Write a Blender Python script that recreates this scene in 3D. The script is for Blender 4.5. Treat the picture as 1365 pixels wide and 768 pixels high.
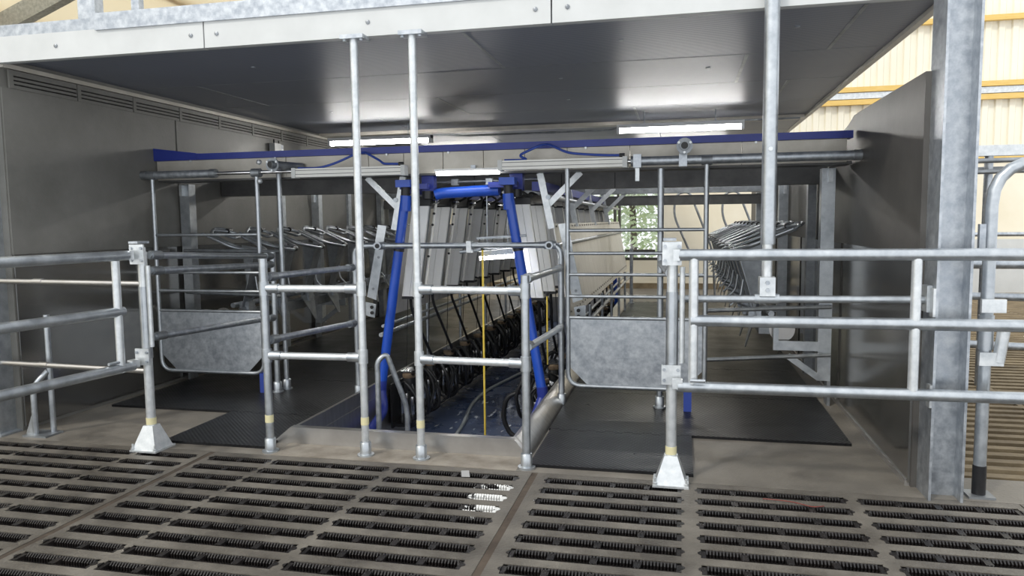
import bpy, bmesh, math, random
from mathutils import Vector, Matrix
random.seed(7)
for o in list(bpy.data.objects): bpy.data.objects.remove(o)
S = bpy.context.scene
COL = S.collection
# ---------------------------------------------------------------- camera
cam_d = bpy.data.cameras.new('camera'); cam = bpy.data.objects.new('camera', cam_d); COL.objects.link(cam)
cam_d.sensor_width = 36; cam_d.lens = 26.0; cam_d.clip_start = .05; cam_d.clip_end = 200
rx = Vector((0.97496946, 0.22204873, -0.0113537)); dn = Vector((0.00881012, -0.08960725, -0.99593821)); fw = Vector((-0.22216419, 0.97090932, -0.08932061))
cam.matrix_world = Matrix(((rx.x, -dn.x, -fw.x, 0), (rx.y, -dn.y, -fw.y, 0), (rx.z, -dn.z, -fw.z, 1.5), (0, 0, 0, 1)))
S.camera = cam
# ---------------------------------------------------------------- world, light, exposure
W = bpy.data.worlds.new('world'); S.world = W; W.use_nodes = True
bg = W.node_tree.nodes['Background']; bg.inputs[0].default_value = (0.93, 0.965, 1.0, 1); bg.inputs[1].default_value = 1.1
sun_d = bpy.data.lights.new('sun', 'SUN'); sun_d.energy = 1.0; sun_d.angle = math.radians(6); sun_d.color = (1, .95, .86)
sun = bpy.data.objects.new('sun', sun_d); COL.objects.link(sun); sun.rotation_euler = (math.radians(38), math.radians(-34), 0); sun.location = (-8, -4, 15)
S.view_settings.view_transform = 'Standard'; S.view_settings.look = 'None'; S.view_settings.gamma = 1
S.view_settings.use_curve_mapping = False; S.view_settings.exposure = 0.4

# ---------------------------------------------------------------- materials
MATS = {}
def mat(name, c1, c2=None, scale=6, rough=.5, metal=0, bump=0, bscale=None, emit=0, rvar=0, stretch=None, detail=4, alpha=None, spec=None, coat=0):
    m = bpy.data.materials.new(name); m.use_nodes = True; MATS[name] = m
    nt = m.node_tree; N = nt.nodes; L = nt.links; b = N['Principled BSDF']
    b.inputs['Base Color'].default_value = (*c1, 1); b.inputs['Roughness'].default_value = rough; b.inputs['Metallic'].default_value = metal
    if spec is not None: b.inputs['Specular IOR Level'].default_value = spec
    if coat: b.inputs['Coat Weight'].default_value = coat
    if emit:
        b.inputs['Emission Color'].default_value = (*c1, 1); b.inputs['Emission Strength'].default_value = emit
    if c2 is not None or bump or rvar:
        g = N.new('ShaderNodeNewGeometry'); src = g.outputs['Position']
        if stretch:
            mp = N.new('ShaderNodeMapping'); mp.inputs['Scale'].default_value = stretch; L.new(src, mp.inputs['Vector']); src = mp.outputs['Vector']
        n = N.new('ShaderNodeTexNoise'); n.inputs['Scale'].default_value = scale; n.inputs['Detail'].default_value = detail; n.inputs['Roughness'].default_value = .62
        L.new(src, n.inputs['Vector'])
        cr = N.new('ShaderNodeValToRGB'); cr.color_ramp.elements[0].position = .34; cr.color_ramp.elements[1].position = .68
        L.new(n.outputs['Fac'], cr.inputs['Fac'])
        cr.color_ramp.elements[0].color = (*c1, 1); cr.color_ramp.elements[1].color = (*(c2 or c1), 1)
        if c2 is not None: L.new(cr.outputs['Color'], b.inputs['Base Color'])
        if rvar:
            mr = N.new('ShaderNodeMapRange'); mr.inputs['To Min'].default_value = max(.03, rough - rvar); mr.inputs['To Max'].default_value = min(1, rough + rvar)
            mr.inputs['From Min'].default_value = .3; mr.inputs['From Max'].default_value = .7
            L.new(n.outputs['Fac'], mr.inputs['Value']); L.new(mr.outputs['Result'], b.inputs['Roughness'])
        if bump:
            n2 = N.new('ShaderNodeTexNoise'); n2.inputs['Scale'].default_value = bscale or scale * 6; n2.inputs['Detail'].default_value = 3; L.new(src, n2.inputs['Vector'])
            bp = N.new('ShaderNodeBump'); bp.inputs['Strength'].default_value = bump; bp.inputs['Distance'].default_value = .01
            L.new(n2.outputs['Fac'], bp.inputs['Height']); L.new(bp.outputs['Normal'], b.inputs['Normal'])
    return m
GALV = mat('galvanised_pipe', (.42, .45, .48), (.58, .61, .635), 14, .38, .85, .04, 60, rvar=.08)
GALV2 = mat('galvanised_sheet', (.36, .39, .43), (.58, .61, .64), 22, .42, .8, .05, 40, rvar=.1)
GALVD = mat('galvanised_weathered', (.22, .235, .25), (.36, .38, .40), 8, .45, .7, .05, 40)
GALVB = mat('galvanised_bright', (.58, .61, .625), (.76, .78, .79), 20, .33, .55, .03, 80)
STEEL = mat('stainless_steel', (.50, .485, .47), (.60, .59, .575), 5, .3, .9, .02, 60, stretch=(1, 6, 1))
CHROME = mat('chrome_rod', (.78, .78, .78), None, rough=.15, metal=1)
CONC = mat('concrete_floor', (.12, .107, .09), (.27, .246, .21), 2.2, .5, 0, .25, 60, rvar=.18, detail=8)
CONCS = mat('concrete_slat_slab', (.072, .063, .052), (.195, .177, .150), 2.6, .52, 0, .45, 60, rvar=.12, detail=8)
CONCW = mat('concrete_wall', (.145, .142, .127), (.23, .224, .206), 1.4, .5, 0, .1, 40, rvar=.1, detail=7)
STAINW = mat('stainless_wall_sheet', (.25, .243, .23), (.34, .33, .31), 1.2, .17, .85, .03, 20, detail=3)
CONCR = mat('brown_slat_concrete', (.15, .11, .062), (.29, .222, .13), 3, .7, 0, .3, 50)
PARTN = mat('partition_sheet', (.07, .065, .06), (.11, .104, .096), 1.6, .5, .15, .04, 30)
CREAM = mat('cream_wall', (.80, .73, .57), (.86, .80, .66), 1.2, .65)
CLAD = mat('cream_cladding', (.84, .79, .65), (.88, .84, .72), .8, .5)
PURL = mat('yellow_timber', (.72, .47, .12), (.80, .56, .20), 5, .6, stretch=(1, 8, 8))
WHITEP = mat('white_fascia', (.57, .58, .57), (.63, .64, .63), 3, .45)
UNITW = mat('unit_white_panel', (.84, .84, .825), (.90, .90, .885), 3, .38)
ALUW = mat('cylinder_aluminium', (.76, .75, .70), (.82, .81, .77), 6, .35)
SPLASH = mat('splash_panel_sheet', (.68, .66, .62), (.82, .80, .76), 3, .32, .35, stretch=(6, 6, 1))
BLUE = mat('blue_plastic', (.015, .075, .46), (.02, .09, .52), 4, .32, coat=.2)
BLUED = mat('blue_beam_paint', (.02, .035, .24), (.03, .05, .30), 4, .35)
BLACK = mat('black_rubber', (.012, .012, .013), (.02, .02, .022), 10, .38)
BLACKM = mat('black_plastic', (.016, .016, .017), None, rough=.45)
SLOTR = None
VOID = mat('slurry_dark', (.012, .011, .010), None, rough=.8)
YEL = mat('yellow_cord', (.72, .52, .06), (.8, .6, .12), 30, .5)
TAPE = mat('yellow_tape', (.72, .66, .40), None, rough=.5)
RED = mat('red_plastic', (.55, .03, .04), None, rough=.4)
BRONZE = mat('amber_cap', (.20, .14, .09), (.34, .25, .16), 30, .3, .2)
CUPS = mat('teat_cup_steel', (.62, .62, .62), None, rough=.2, metal=1)
HOSEG = mat('grey_hose', (.33, .36, .38), None, rough=.35)
BLUEH = mat('blue_air_hose', (.03, .07, .34), None, rough=.4)
TUBEL = mat('lit_tube', (1.0, .98, .94), emit=34)
LEDW = mat('lit_led', (1.0, 1.0, .98), emit=26)
CLEARP = mat('light_diffuser', (.85, .86, .86), None, rough=.3)
DARKF = mat('dark_window_frame', (.07, .068, .055), None, rough=.4)
SIGNW = mat('window_white', (.85, .87, .85), None, rough=.5)
BLUEB = mat('blue_bumper', (.03, .06, .30), None, rough=.4)
PAPER = mat('grey_tag', (.42, .42, .42), None, rough=.5)
WIRE = mat('dark_red_wire', (.22, .04, .03), None, rough=.5)
LEAF = mat('pale_leaf', (.36, .46, .26), (.50, .58, .38), 3, .6)
MUD = mat('brown_joint_fill', (.05, .036, .026), (.10, .075, .055), 9, .7)
SCREED = mat('pale_screed', (.20, .17, .135), (.36, .325, .275), 5, .6, 0, .3, 50, detail=8)
LEDS = mat('lit_slim_tube', (1, .99, .96), emit=9)
BEIGEB = mat('beige_box_beam', (.46, .43, .37), (.58, .55, .49), 4, .42, .3)
DARKB = mat('dark_beam_steel', (.10, .10, .10), (.16, .158, .155), 5, .5, .4)
OLIVE = mat('olive_stain_board', (.36, .33, .16), None, rough=.6)

def special_mats():
    global SLOTR, MATR, PITF, CEIL, GLASS, ROOFM, OUTSIDE
    # rubber insert, with a white spill near one slab corner
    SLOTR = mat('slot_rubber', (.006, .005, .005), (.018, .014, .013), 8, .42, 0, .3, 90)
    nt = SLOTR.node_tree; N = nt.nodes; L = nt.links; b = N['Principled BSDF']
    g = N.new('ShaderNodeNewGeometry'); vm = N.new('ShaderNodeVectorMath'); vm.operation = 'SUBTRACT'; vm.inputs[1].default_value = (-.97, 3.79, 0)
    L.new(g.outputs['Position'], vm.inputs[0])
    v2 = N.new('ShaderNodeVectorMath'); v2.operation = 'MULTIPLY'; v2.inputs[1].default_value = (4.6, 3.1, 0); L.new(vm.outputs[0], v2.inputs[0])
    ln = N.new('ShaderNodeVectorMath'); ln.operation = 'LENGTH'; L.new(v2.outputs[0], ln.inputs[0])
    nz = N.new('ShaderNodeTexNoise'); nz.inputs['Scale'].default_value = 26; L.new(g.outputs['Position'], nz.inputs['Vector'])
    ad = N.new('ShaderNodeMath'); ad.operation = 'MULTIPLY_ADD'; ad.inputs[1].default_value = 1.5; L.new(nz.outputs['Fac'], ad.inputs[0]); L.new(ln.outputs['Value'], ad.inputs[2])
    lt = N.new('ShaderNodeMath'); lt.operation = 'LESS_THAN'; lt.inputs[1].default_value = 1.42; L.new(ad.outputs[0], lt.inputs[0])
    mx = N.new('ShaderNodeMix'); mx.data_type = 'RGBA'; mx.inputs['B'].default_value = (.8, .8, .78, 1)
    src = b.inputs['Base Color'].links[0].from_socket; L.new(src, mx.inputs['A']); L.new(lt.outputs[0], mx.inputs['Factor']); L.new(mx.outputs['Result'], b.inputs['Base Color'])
    # studded rubber mat
    MATR = mat('studded_mat', (.006, .006, .007), (.017, .017, .018), 2.5, .34, 0, rvar=.08, spec=.26, detail=6)
    nt = MATR.node_tree; N = nt.nodes; L = nt.links; b = N['Principled BSDF']; g = N.new('ShaderNodeNewGeometry')
    hs = []
    for ax in ((1, 1, 0), (1, -1, 0)):
        d = N.new('ShaderNodeVectorMath'); d.operation = 'DOT_PRODUCT'; d.inputs[1].default_value = ax; L.new(g.outputs['Position'], d.inputs[0])
        s = N.new('ShaderNodeMath'); s.operation = 'MULTIPLY'; s.inputs[1].default_value = 6.2832 / .034; L.new(d.outputs['Value'], s.inputs[0])
        q = N.new('ShaderNodeMath'); q.operation = 'SINE'; L.new(s.outputs[0], q.inputs[0]); hs.append(q)
    ml = N.new('ShaderNodeMath'); ml.operation = 'ADD'; L.new(hs[0].outputs[0], ml.inputs[0]); L.new(hs[1].outputs[0], ml.inputs[1])
    bp = N.new('ShaderNodeBump'); bp.inputs['Strength'].default_value = .35; bp.inputs['Distance'].default_value = .0016
    L.new(ml.outputs[0], bp.inputs['Height']); L.new(bp.outputs['Normal'], b.inputs['Normal'])
    # wet blue pit floor
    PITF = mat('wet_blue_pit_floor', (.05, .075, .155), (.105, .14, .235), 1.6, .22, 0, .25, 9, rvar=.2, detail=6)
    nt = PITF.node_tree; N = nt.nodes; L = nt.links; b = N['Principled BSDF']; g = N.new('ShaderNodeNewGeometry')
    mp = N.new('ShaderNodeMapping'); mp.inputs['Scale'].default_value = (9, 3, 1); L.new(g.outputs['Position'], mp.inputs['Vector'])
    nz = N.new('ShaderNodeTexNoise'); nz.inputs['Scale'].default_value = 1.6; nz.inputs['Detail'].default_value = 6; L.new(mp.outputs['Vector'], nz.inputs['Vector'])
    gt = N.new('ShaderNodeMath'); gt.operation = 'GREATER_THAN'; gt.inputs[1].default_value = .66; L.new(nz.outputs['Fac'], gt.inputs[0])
    mx = N.new('ShaderNodeMix'); mx.data_type = 'RGBA'; mx.inputs['B'].default_value = (.62, .66, .72, 1)  # whitish reflection streaks, painted into the floor colour
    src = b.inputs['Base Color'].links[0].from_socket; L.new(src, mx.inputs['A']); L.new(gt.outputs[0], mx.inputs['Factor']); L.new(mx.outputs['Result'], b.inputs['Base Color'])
    # ribbed ceiling sheet
    CEIL = mat('ribbed_ceiling_sheet', (.16, .178, .225), (.19, .208, .255), .6, .4, .1, spec=.35)
    nt = CEIL.node_tree; N = nt.nodes; L = nt.links; b = N['Principled BSDF']; g = N.new('ShaderNodeNewGeometry')
    d = N.new('ShaderNodeVectorMath'); d.operation = 'DOT_PRODUCT'; d.inputs[1].default_value = (0, 1, 0); L.new(g.outputs['Position'], d.inputs[0])
    s = N.new('ShaderNodeMath'); s.operation = 'MULTIPLY'; s.inputs[1].default_value = 6.2832 / .03; L.new(d.outputs['Value'], s.inputs[0])
    q = N.new('ShaderNodeMath'); q.operation = 'SINE'; L.new(s.outputs[0], q.inputs[0])
    bp = N.new('ShaderNodeBump'); bp.inputs['Strength'].default_value = .5; bp.inputs['Distance'].default_value = .001
    L.new(q.outputs[0], bp.inputs['Height']); L.new(bp.outputs['Normal'], b.inputs['Normal'])
    # glass
    GLASS = bpy.data.materials.new('window_glass'); GLASS.use_nodes = True; nt = GLASS.node_tree; N = nt.nodes; L = nt.links
    N.remove(N['Principled BSDF']); t = N.new('ShaderNodeBsdfTransparent'); gl = N.new('ShaderNodeBsdfGlossy'); gl.inputs['Roughness'].default_value = .02
    mx = N.new('ShaderNodeMixShader'); mx.inputs[0].default_value = .08; L.new(t.outputs[0], mx.inputs[1]); L.new(gl.outputs[0], mx.inputs[2]); L.new(mx.outputs[0], N['Material Output'].inputs[0])
    # translucent roof sheet
    ROOFM = bpy.data.materials.new('translucent_roof_sheet'); ROOFM.use_nodes = True; nt = ROOFM.node_tree; N = nt.nodes; L = nt.links
    N.remove(N['Principled BSDF']); t = N.new('ShaderNodeBsdfTranslucent'); t.inputs[0].default_value = (.92, .86, .72, 1); gl = N.new('ShaderNodeBsdfDiffuse'); gl.inputs[0].default_value = (.85, .8, .68, 1)
    mx = N.new('ShaderNodeMixShader'); mx.inputs[0].default_value = .3; L.new(t.outputs[0], mx.inputs[1]); L.new(gl.outputs[0], mx.inputs[2]); L.new(mx.outputs[0], N['Material Output'].inputs[0])
special_mats()

# ---------------------------------------------------------------- mesh builder
class MB:
    def __init__(s): s.v = []; s.f = []; s.sm = []
    def add(s, vs, fs, smooth=False):
        k = len(s.v); s.v += [tuple(p) for p in vs]
        for i, f in enumerate(fs):
            s.f.append([k + j for j in f]); s.sm.append(smooth[i] if isinstance(smooth, list) else smooth)
        return s
    def box(s, x0, x1, y0, y1, z0, z1):
        x0, x1 = sorted((x0, x1)); y0, y1 = sorted((y0, y1)); z0, z1 = sorted((z0, z1))
        return s.add([(x0, y0, z0), (x1, y0, z0), (x1, y1, z0), (x0, y1, z0), (x0, y0, z1), (x1, y0, z1), (x1, y1, z1), (x0, y1, z1)],
                     [(0, 3, 2, 1), (4, 5, 6, 7), (0, 1, 5, 4), (1, 2, 6, 5), (2, 3, 7, 6), (3, 0, 4, 7)])
    def prism(s, poly, ext):
        n = len(poly); e = Vector(ext); a = [Vector(p) for p in poly]
        return s.add(a + [p + e for p in a], [tuple(range(n))[::-1], tuple(range(n, 2 * n))] + [(i, (i + 1) % n, n + (i + 1) % n, n + i) for i in range(n)])
    def bar(s, p0, p1, w, h, up=(0, 0, 1)):
        p0 = Vector(p0); p1 = Vector(p1); d = (p1 - p0).normalized(); u = Vector(up); r = d.cross(u)
        if r.length < 1e-4: r = d.cross(Vector((0, 1, 0)))
        r.normalize(); u = r.cross(d).normalized()
        a = r * w / 2; b = u * h / 2
        vs = [p0 - a - b, p0 + a - b, p0 + a + b, p0 - a + b, p1 - a - b, p1 + a - b, p1 + a + b, p1 - a + b]
        return s.add(vs, [(0, 3, 2, 1), (4, 5, 6, 7), (0, 1, 5, 4), (1, 2, 6, 5), (2, 3, 7, 6), (3, 0, 4, 7)])
    def tube(s, pts, r, n=12, bend=0, closed=False):
        P = [Vector(p) for p in pts]
        if bend and len(P) > 2:
            Q = [] if closed else [P[0]]
            rng = range(len(P)) if closed else range(1, len(P) - 1)
            for i in rng:
                a, b, c = P[i - 1], P[i], P[(i + 1) % len(P)]
                t = min(bend, (a - b).length * .48, (c - b).length * .48)
                p = b + (a - b).normalized() * t; q = b + (c - b).normalized() * t
                for k in range(6):
                    u = k / 5; Q.append((1 - u) ** 2 * p + 2 * u * (1 - u) * b + u * u * q)
            if not closed: Q.append(P[-1])
            P = Q
        m = len(P); rings = []
        d0 = (P[1] - P[0]).normalized()
        u = Vector((0, 0, 1)) if abs(d0.z) < .9 else Vector((1, 0, 0))
        u = (u - d0 * u.dot(d0)).normalized()
        vs = []
        for i in range(m):
            if closed: d = P[(i + 1) % m] - P[i - 1]
            else: d = (P[min(i + 1, m - 1)] - P[max(i - 1, 0)])
            d.normalize(); u = (u - d * u.dot(d)).normalized(); w = d.cross(u)
            vs += [P[i] + (u * math.cos(2 * math.pi * k / n) + w * math.sin(2 * math.pi * k / n)) * r for k in range(n)]
        fs = []; sm = []
        for i in range(m if closed else m - 1):
            j = (i + 1) % m
            for k in range(n):
                fs.append((i * n + k, i * n + (k + 1) % n, j * n + (k + 1) % n, j * n + k)); sm.append(True)
        if not closed:
            fs.append(tuple(range(n))[::-1]); sm.append(False); fs.append(tuple((m - 1) * n + k for k in range(n))); sm.append(False)
        return s.add(vs, fs, sm)
    def lathe(s, c, axis, prof, n=16):
        c = Vector(c); d = Vector(axis).normalized(); u = Vector((1, 0, 0)) if abs(d.x) < .9 else Vector((0, 1, 0))
        u = (u - d * u.dot(d)).normalized(); w = d.cross(u); vs = []
        for r, h in prof: vs += [c + d * h + (u * math.cos(2 * math.pi * k / n) + w * math.sin(2 * math.pi * k / n)) * max(r, 1e-4) for k in range(n)]
        fs = []
        for i in range(len(prof) - 1):
            for k in range(n): fs.append((i * n + k, i * n + (k + 1) % n, (i + 1) * n + (k + 1) % n, (i + 1) * n + k))
        sm = [True] * len(fs)
        fs.append(tuple(range(n))[::-1]); fs.append(tuple((len(prof) - 1) * n + k for k in range(n))); sm += [False, False]
        return s.add(vs, fs, sm)
ORG = {}
def worg(o): return ORG[o.name] if o is not None else Vector((0, 0, 0))
def link(mb, name, m, parent=None, loc=None):
    """one mesh object from world-space geometry"""
    if parent is not None: og = worg(parent)
    elif loc is not None: og = Vector(loc)
    else:
        xs = [p[0] for p in mb.v]; ys = [p[1] for p in mb.v]; zs = [p[2] for p in mb.v]
        og = Vector(((min(xs) + max(xs)) / 2, (min(ys) + max(ys)) / 2, min(zs)))
    me = bpy.data.meshes.new(name); me.from_pydata([tuple(Vector(p) - og) for p in mb.v], [], mb.f)
    me.polygons.foreach_set('use_smooth', mb.sm)
    bm = bmesh.new(); bm.from_mesh(me); bmesh.ops.recalc_face_normals(bm, faces=bm.faces); bm.to_mesh(me); bm.free()
    me.set_sharp_from_angle(angle=math.radians(50))
    me.materials.append(m); o = bpy.data.objects.new(name, me); COL.objects.link(o)
    if parent is not None: o.parent = parent
    else: o.location = og
    ORG[o.name] = og.copy()
    return o
def thing(name, label, cat, loc, group=None):
    o = bpy.data.objects.new(name, None); COL.objects.link(o); o.location = loc; o.empty_display_size = .1
    ORG[o.name] = Vector(loc); o['label'] = label; o['category'] = cat
    if group: o['group'] = group
    return o
def tag(o, label, cat, group=None):
    o['label'] = label; o['category'] = cat
    if group: o['group'] = group
    return o
def struct(name, mb, m, parent=None):
    o = link(mb, name, m, parent)
    if parent is None: o['kind'] = 'structure'
    return o
def copy_tree(o, delta, label=None, group=None, parent=None):
    c = o.copy(); COL.objects.link(c)
    if parent is None: c.location = o.location + Vector(delta)
    else: c.parent = parent
    if label: c['label'] = label
    if group: c['group'] = group
    ORG[c.name] = worg(o) + Vector(delta)
    for ch in list(o.children): copy_tree(ch, delta, parent=c)
    return c
def B(*a): return MB().box(*a)
def T(pts, r, n=12, bend=0, closed=False): return MB().tube(pts, r, n, bend, closed)

XC = -1.755
def mx_(x, side): return x if side < 0 else 2 * XC - x     # left-hand coordinate, mirrored for the right-hand side

# ================================================================ SETTING
# ---- floor
fl = MB()
fl.box(-4.75, -2.66, 4.24, 16.5, -.18, 0); fl.box(-.94, 1.45, 4.24, 16.5, -.18, 0); fl.box(-2.66, -.94, 4.24, 4.56, -.18, 0); fl.box(-2.66, -.94, 14.6, 16.5, -.18, 0)
fl.box(1.45, 7.5, 4.24, 4.62, -.18, 0); fl.box(-10.2, -4.75, 4.24, 16.5, -.18, 0); fl.box(-10.2, -7.4, .2, 4.24, -.18, 0)
floor = struct('floor', fl, CONC)
struct('floor_channel', B(-7.4, 7.5, .2, 4.24, -.75, -.7), VOID); struct('floor_channel', B(1.45, 7.5, 4.62, 16.5, -.6, -.55), VOID)
# slatted slabs with rubber slot inserts
def insert_mesh(nseg, length):
    mb = MB(); h = .0475; z0, z1 = -.05, -.004
    mb.box(-length / 2, length / 2, h - .012, h, z0, z1); mb.box(-length / 2, length / 2, -h, -h + .012, z0, z1)
    mb.box(-length / 2, -length / 2 + .022, -h, h, z0, z1); mb.box(length / 2 - .022, length / 2, -h, h, z0, z1)
    for k in range(1, nseg):
        x = -length / 2 + length * k / nseg; mb.box(x - .016, x + .016, -h, h, z0, z1)
    n = int(length / .0155)
    for k in range(n):
        x = -length / 2 + .02 + (length - .04) * (k + .5) / n
        for s in (-1, 1):
            a = s * (h - .011); c = s * .019
            mb.add([(x - .0042, a, -.03), (x + .0042, a, -.03), (x + .0042, c, -.034), (x - .0042, c, -.034), (x - .0042, a, .001), (x + .0042, a, .001), (x + .003, c, -.012), (x - .003, c, -.012)],
                   [(0, 3, 2, 1), (4, 5, 6, 7), (0, 1, 5, 4), (1, 2, 6, 5), (2, 3, 7, 6), (3, 0, 4, 7)])
    for s in (-1, 1):
        x = s * length / 2; mb.prism([(x, -.02, -.004), (x + s * .014, -.006, -.004), (x + s * .014, .006, -.004), (x, .02, -.004)], (0, 0, .006))
    return mb
IM = {}
def slab(x0, x1, cols, name='concrete_slab'):
    y0, y1 = 1.3, 4.235; rows = [4.12 - .16 * k for k in range(18)]
    mb = MB(); ends = []
    xs = [x0 + .004] + [v for c in cols for v in (c[0], c[1])] + [x1 - .004]
    for i in range(0, len(xs), 2): mb.box(xs[i], xs[i + 1], y0, y1, -.2, 0)
    for c in cols:
        ys = [y1] + [v for r in rows for v in (r + .0475, r - .0475)] + [y0]
        for i in range(0, len(ys), 2): mb.box(c[0], c[1], ys[i + 1], ys[i], -.2, 0)
    sl = link(mb, name, CONCS, floor)
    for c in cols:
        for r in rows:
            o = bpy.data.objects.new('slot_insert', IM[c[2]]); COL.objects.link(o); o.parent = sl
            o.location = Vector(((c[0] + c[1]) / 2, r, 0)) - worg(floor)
for k_, L_ in ((4, .765), (2, .415)):
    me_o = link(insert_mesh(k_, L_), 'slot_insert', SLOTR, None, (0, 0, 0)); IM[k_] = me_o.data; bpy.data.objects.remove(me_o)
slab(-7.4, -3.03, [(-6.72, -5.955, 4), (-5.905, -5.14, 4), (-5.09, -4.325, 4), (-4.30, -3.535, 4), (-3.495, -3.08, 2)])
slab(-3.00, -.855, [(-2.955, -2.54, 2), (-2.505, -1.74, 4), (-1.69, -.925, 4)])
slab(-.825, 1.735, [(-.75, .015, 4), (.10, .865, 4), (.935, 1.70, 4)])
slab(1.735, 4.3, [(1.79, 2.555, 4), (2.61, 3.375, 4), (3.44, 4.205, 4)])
for x in (-3.015, -.84): link(B(x - .0185, x + .0185, 1.3, 4.235, -.1, -.003), 'joint_fill', MUD, floor)
link(B(-2.60, -.96, 4.245, 4.499, -.01, .003), 'screed_strip', SCREED, floor)
# outer yard: brown slats
yard = struct('floor_yard', MB().box(1.45, 7.5, 16.2, 16.5, -.18, 0).box(7.3, 7.5, 4.62, 16.2, -.18, 0), CONCR)
rowY = [4.70 + .148 * k for k in range(77)]
m0 = None
for k, y in enumerate(rowY[:42]):
    for c in range(4):
        x0 = 1.47 + c * 1.2
        if m0 is None:
            o = link(MB().prism([(0, -.035, 0), (0, .035, 0), (0, .026, -.12), (0, -.026, -.12)], (1.16, 0, 0)), 'floor_slat', CONCR, None, (0, 0, 0)); m0 = o.data
        else:
            o = bpy.data.objects.new('floor_slat', m0); COL.objects.link(o)
        o.parent = yard; o.location = Vector((x0, y, -.002)) - worg(yard)
mb = MB()
for y in rowY[42:]:
    for c in range(5): mb.prism([(1.47 + c * 1.2, y - .05, -.002), (1.47 + c * 1.2, y + .05, -.002), (1.47 + c * 1.2, y + .035, -.12), (1.47 + c * 1.2, y - .035, -.12)], (1.16, 0, 0))
link(mb, 'far_slats', CONCR, yard)['kind'] = 'stuff'
for c in range(5): link(B(1.43 + c * 1.2, 1.47 + c * 1.2, 4.62, 16.2, -.2, -.004), 'slat_bearer', CONCR, yard)
# ---- pit
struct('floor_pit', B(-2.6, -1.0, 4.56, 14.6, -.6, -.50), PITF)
struct('wall_pit_left', B(-2.66, -2.56, 4.56, 14.6, -.6, 0), STEEL); struct('wall_pit_right', B(-1.04, -.94, 4.56, 14.6, -.6, 0), STEEL)
struct('wall_pit_front', B(-2.66, -.94, 4.5, 4.58, -.6, -.181), STEEL); struct('wall_pit_back', B(-2.56, -1.04, 14.52, 14.6, -.6, 0), STEEL)
kf = struct('trim_1', MB().prism([(-2.74, 4.50, 0), (-2.60, 4.50, .115), (-1.03, 4.50, .115), (-.93, 4.50, 0)], (0, .055, 0)), STEEL)
struct('trim_2', MB().prism([(-1.045, 4.556, .115), (-1.02, 4.556, .115), (-.92, 4.556, .004), (-.92, 4.556, 0), (-1.045, 4.556, 0)], (0, 9.9, 0)), STEEL)
struct('trim_3', MB().prism([(-2.565, 4.556, .115), (-2.59, 4.556, .115), (-2.69, 4.556, .004), (-2.69, 4.556, 0), (-2.565, 4.556, 0)], (0, 9.9, 0)), STEEL)
# ---- left wall
wl = struct('wall_left', B(-4.92, -4.735, 4.42, 14.5, 0, 2.76), CONCW)
for i, (a, b_) in enumerate(((4.43, 6.28), (6.30, 8.15), (8.17, 10.0), (10.02, 12.0), (12.02, 14.4))):
    link(B(-4.735, -4.715, a, b_, .03, 1.30), 'stainless_sheet', STAINW, wl); link(B(-4.735, -4.722, a, b_, 1.302, 2.50), 'upper_sheet', CONCW, wl)
for y in (8.16, 10.01, 12.01): link(B(-4.735, -4.69, y - .05, y + .05, 0, 2.45), 'joint_batten', GALV2, wl)
link(B(-4.735, -4.70, 4.43, 14.4, 2.635, 2.665), 'top_trim', BEIGEB, wl)
link(B(-4.737, -4.728, 4.52, 14.4, 2.50, 2.63), 'vent_back', VOID, wl)
y = 4.50
while y < 13.6:
    for z in (2.50, 2.535, 2.564, 2.593): link(B(-4.728, -4.712, y + .02, y + .60, z, z + (.024 if z < 2.51 else .018 if z < 2.59 else .037)), 'vent_slat', CONCW, wl)
    link(B(-4.728, -4.71, y - .012, y + .022, 2.50, 2.63), 'vent_rib', CONCW, wl); y += .62
# ---- right partition
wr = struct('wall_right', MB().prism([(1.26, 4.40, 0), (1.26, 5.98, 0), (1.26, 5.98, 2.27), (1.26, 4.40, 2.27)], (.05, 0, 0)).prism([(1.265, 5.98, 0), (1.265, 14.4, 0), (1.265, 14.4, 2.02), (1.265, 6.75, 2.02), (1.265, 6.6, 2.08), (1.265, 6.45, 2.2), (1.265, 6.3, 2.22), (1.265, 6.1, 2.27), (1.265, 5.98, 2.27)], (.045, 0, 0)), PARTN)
for (a, b_) in ((4.41, 6.24), (6.34, 8.3), (8.4, 10.4), (10.5, 12.4), (12.5, 14.4)): link(B(1.245, 1.262, a, b_, .02, 1.30), 'stainless_sheet', STAINW, wr)
link(B(1.235, 1.262, 4.42, 14.4, 0, .03), 'floor_angle', STEEL, wr)
# ---- ceiling
ce = struct('ceiling', MB().box(-4.78, 1.40, 4.44, 9.25, 2.755, 2.80).box(-4.78, 1.40, 9.25, 13.0, 2.74, 2.80), DARKB)
rowsC = [(4.45, 4.615, (-2.6, .2)), (4.627, 5.765, (-1.36, 1.01)), (5.777, 6.915, (-4.1, .46)), (6.927, 8.065, (-2.31, 0.9)), (8.077, 9.21, (-3.4, -.5))]
for y0, y1, js in rowsC:
    xs = [-4.74] + list(js) + [1.385]
    for i in range(len(xs) - 1): link(B(xs[i] + .003, xs[i + 1] - .003, y0, y1, 2.70, 2.754), 'ceiling_panel', CEIL, ce)
    for x in js: link(B(x - .012, x + .012, y0, y1, 2.697, 2.7), 'joint_strip', GALVD, ce)
for y0, y1 in ((9.40, 10.55), (10.56, 11.7), (11.71, 12.95)):
    for x0, x1 in ((-4.74, -2.6), (-2.59, -.3), (-.29, 1.385)): link(B(x0, x1, y0, y1, 2.69, 2.739), 'ceiling_panel', CEIL, ce)
link(B(-4.74, 1.385, 9.22, 9.39, 2.66, 2.739), 'cross_trim', BEIGEB, ce)
for y0 in (5.771, 6.921, 8.071, 4.621): link(B(-4.74, 1.385, y0 - .006, y0 + .006, 2.699, 2.754), 'panel_seam', GALVD, ce)
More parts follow.
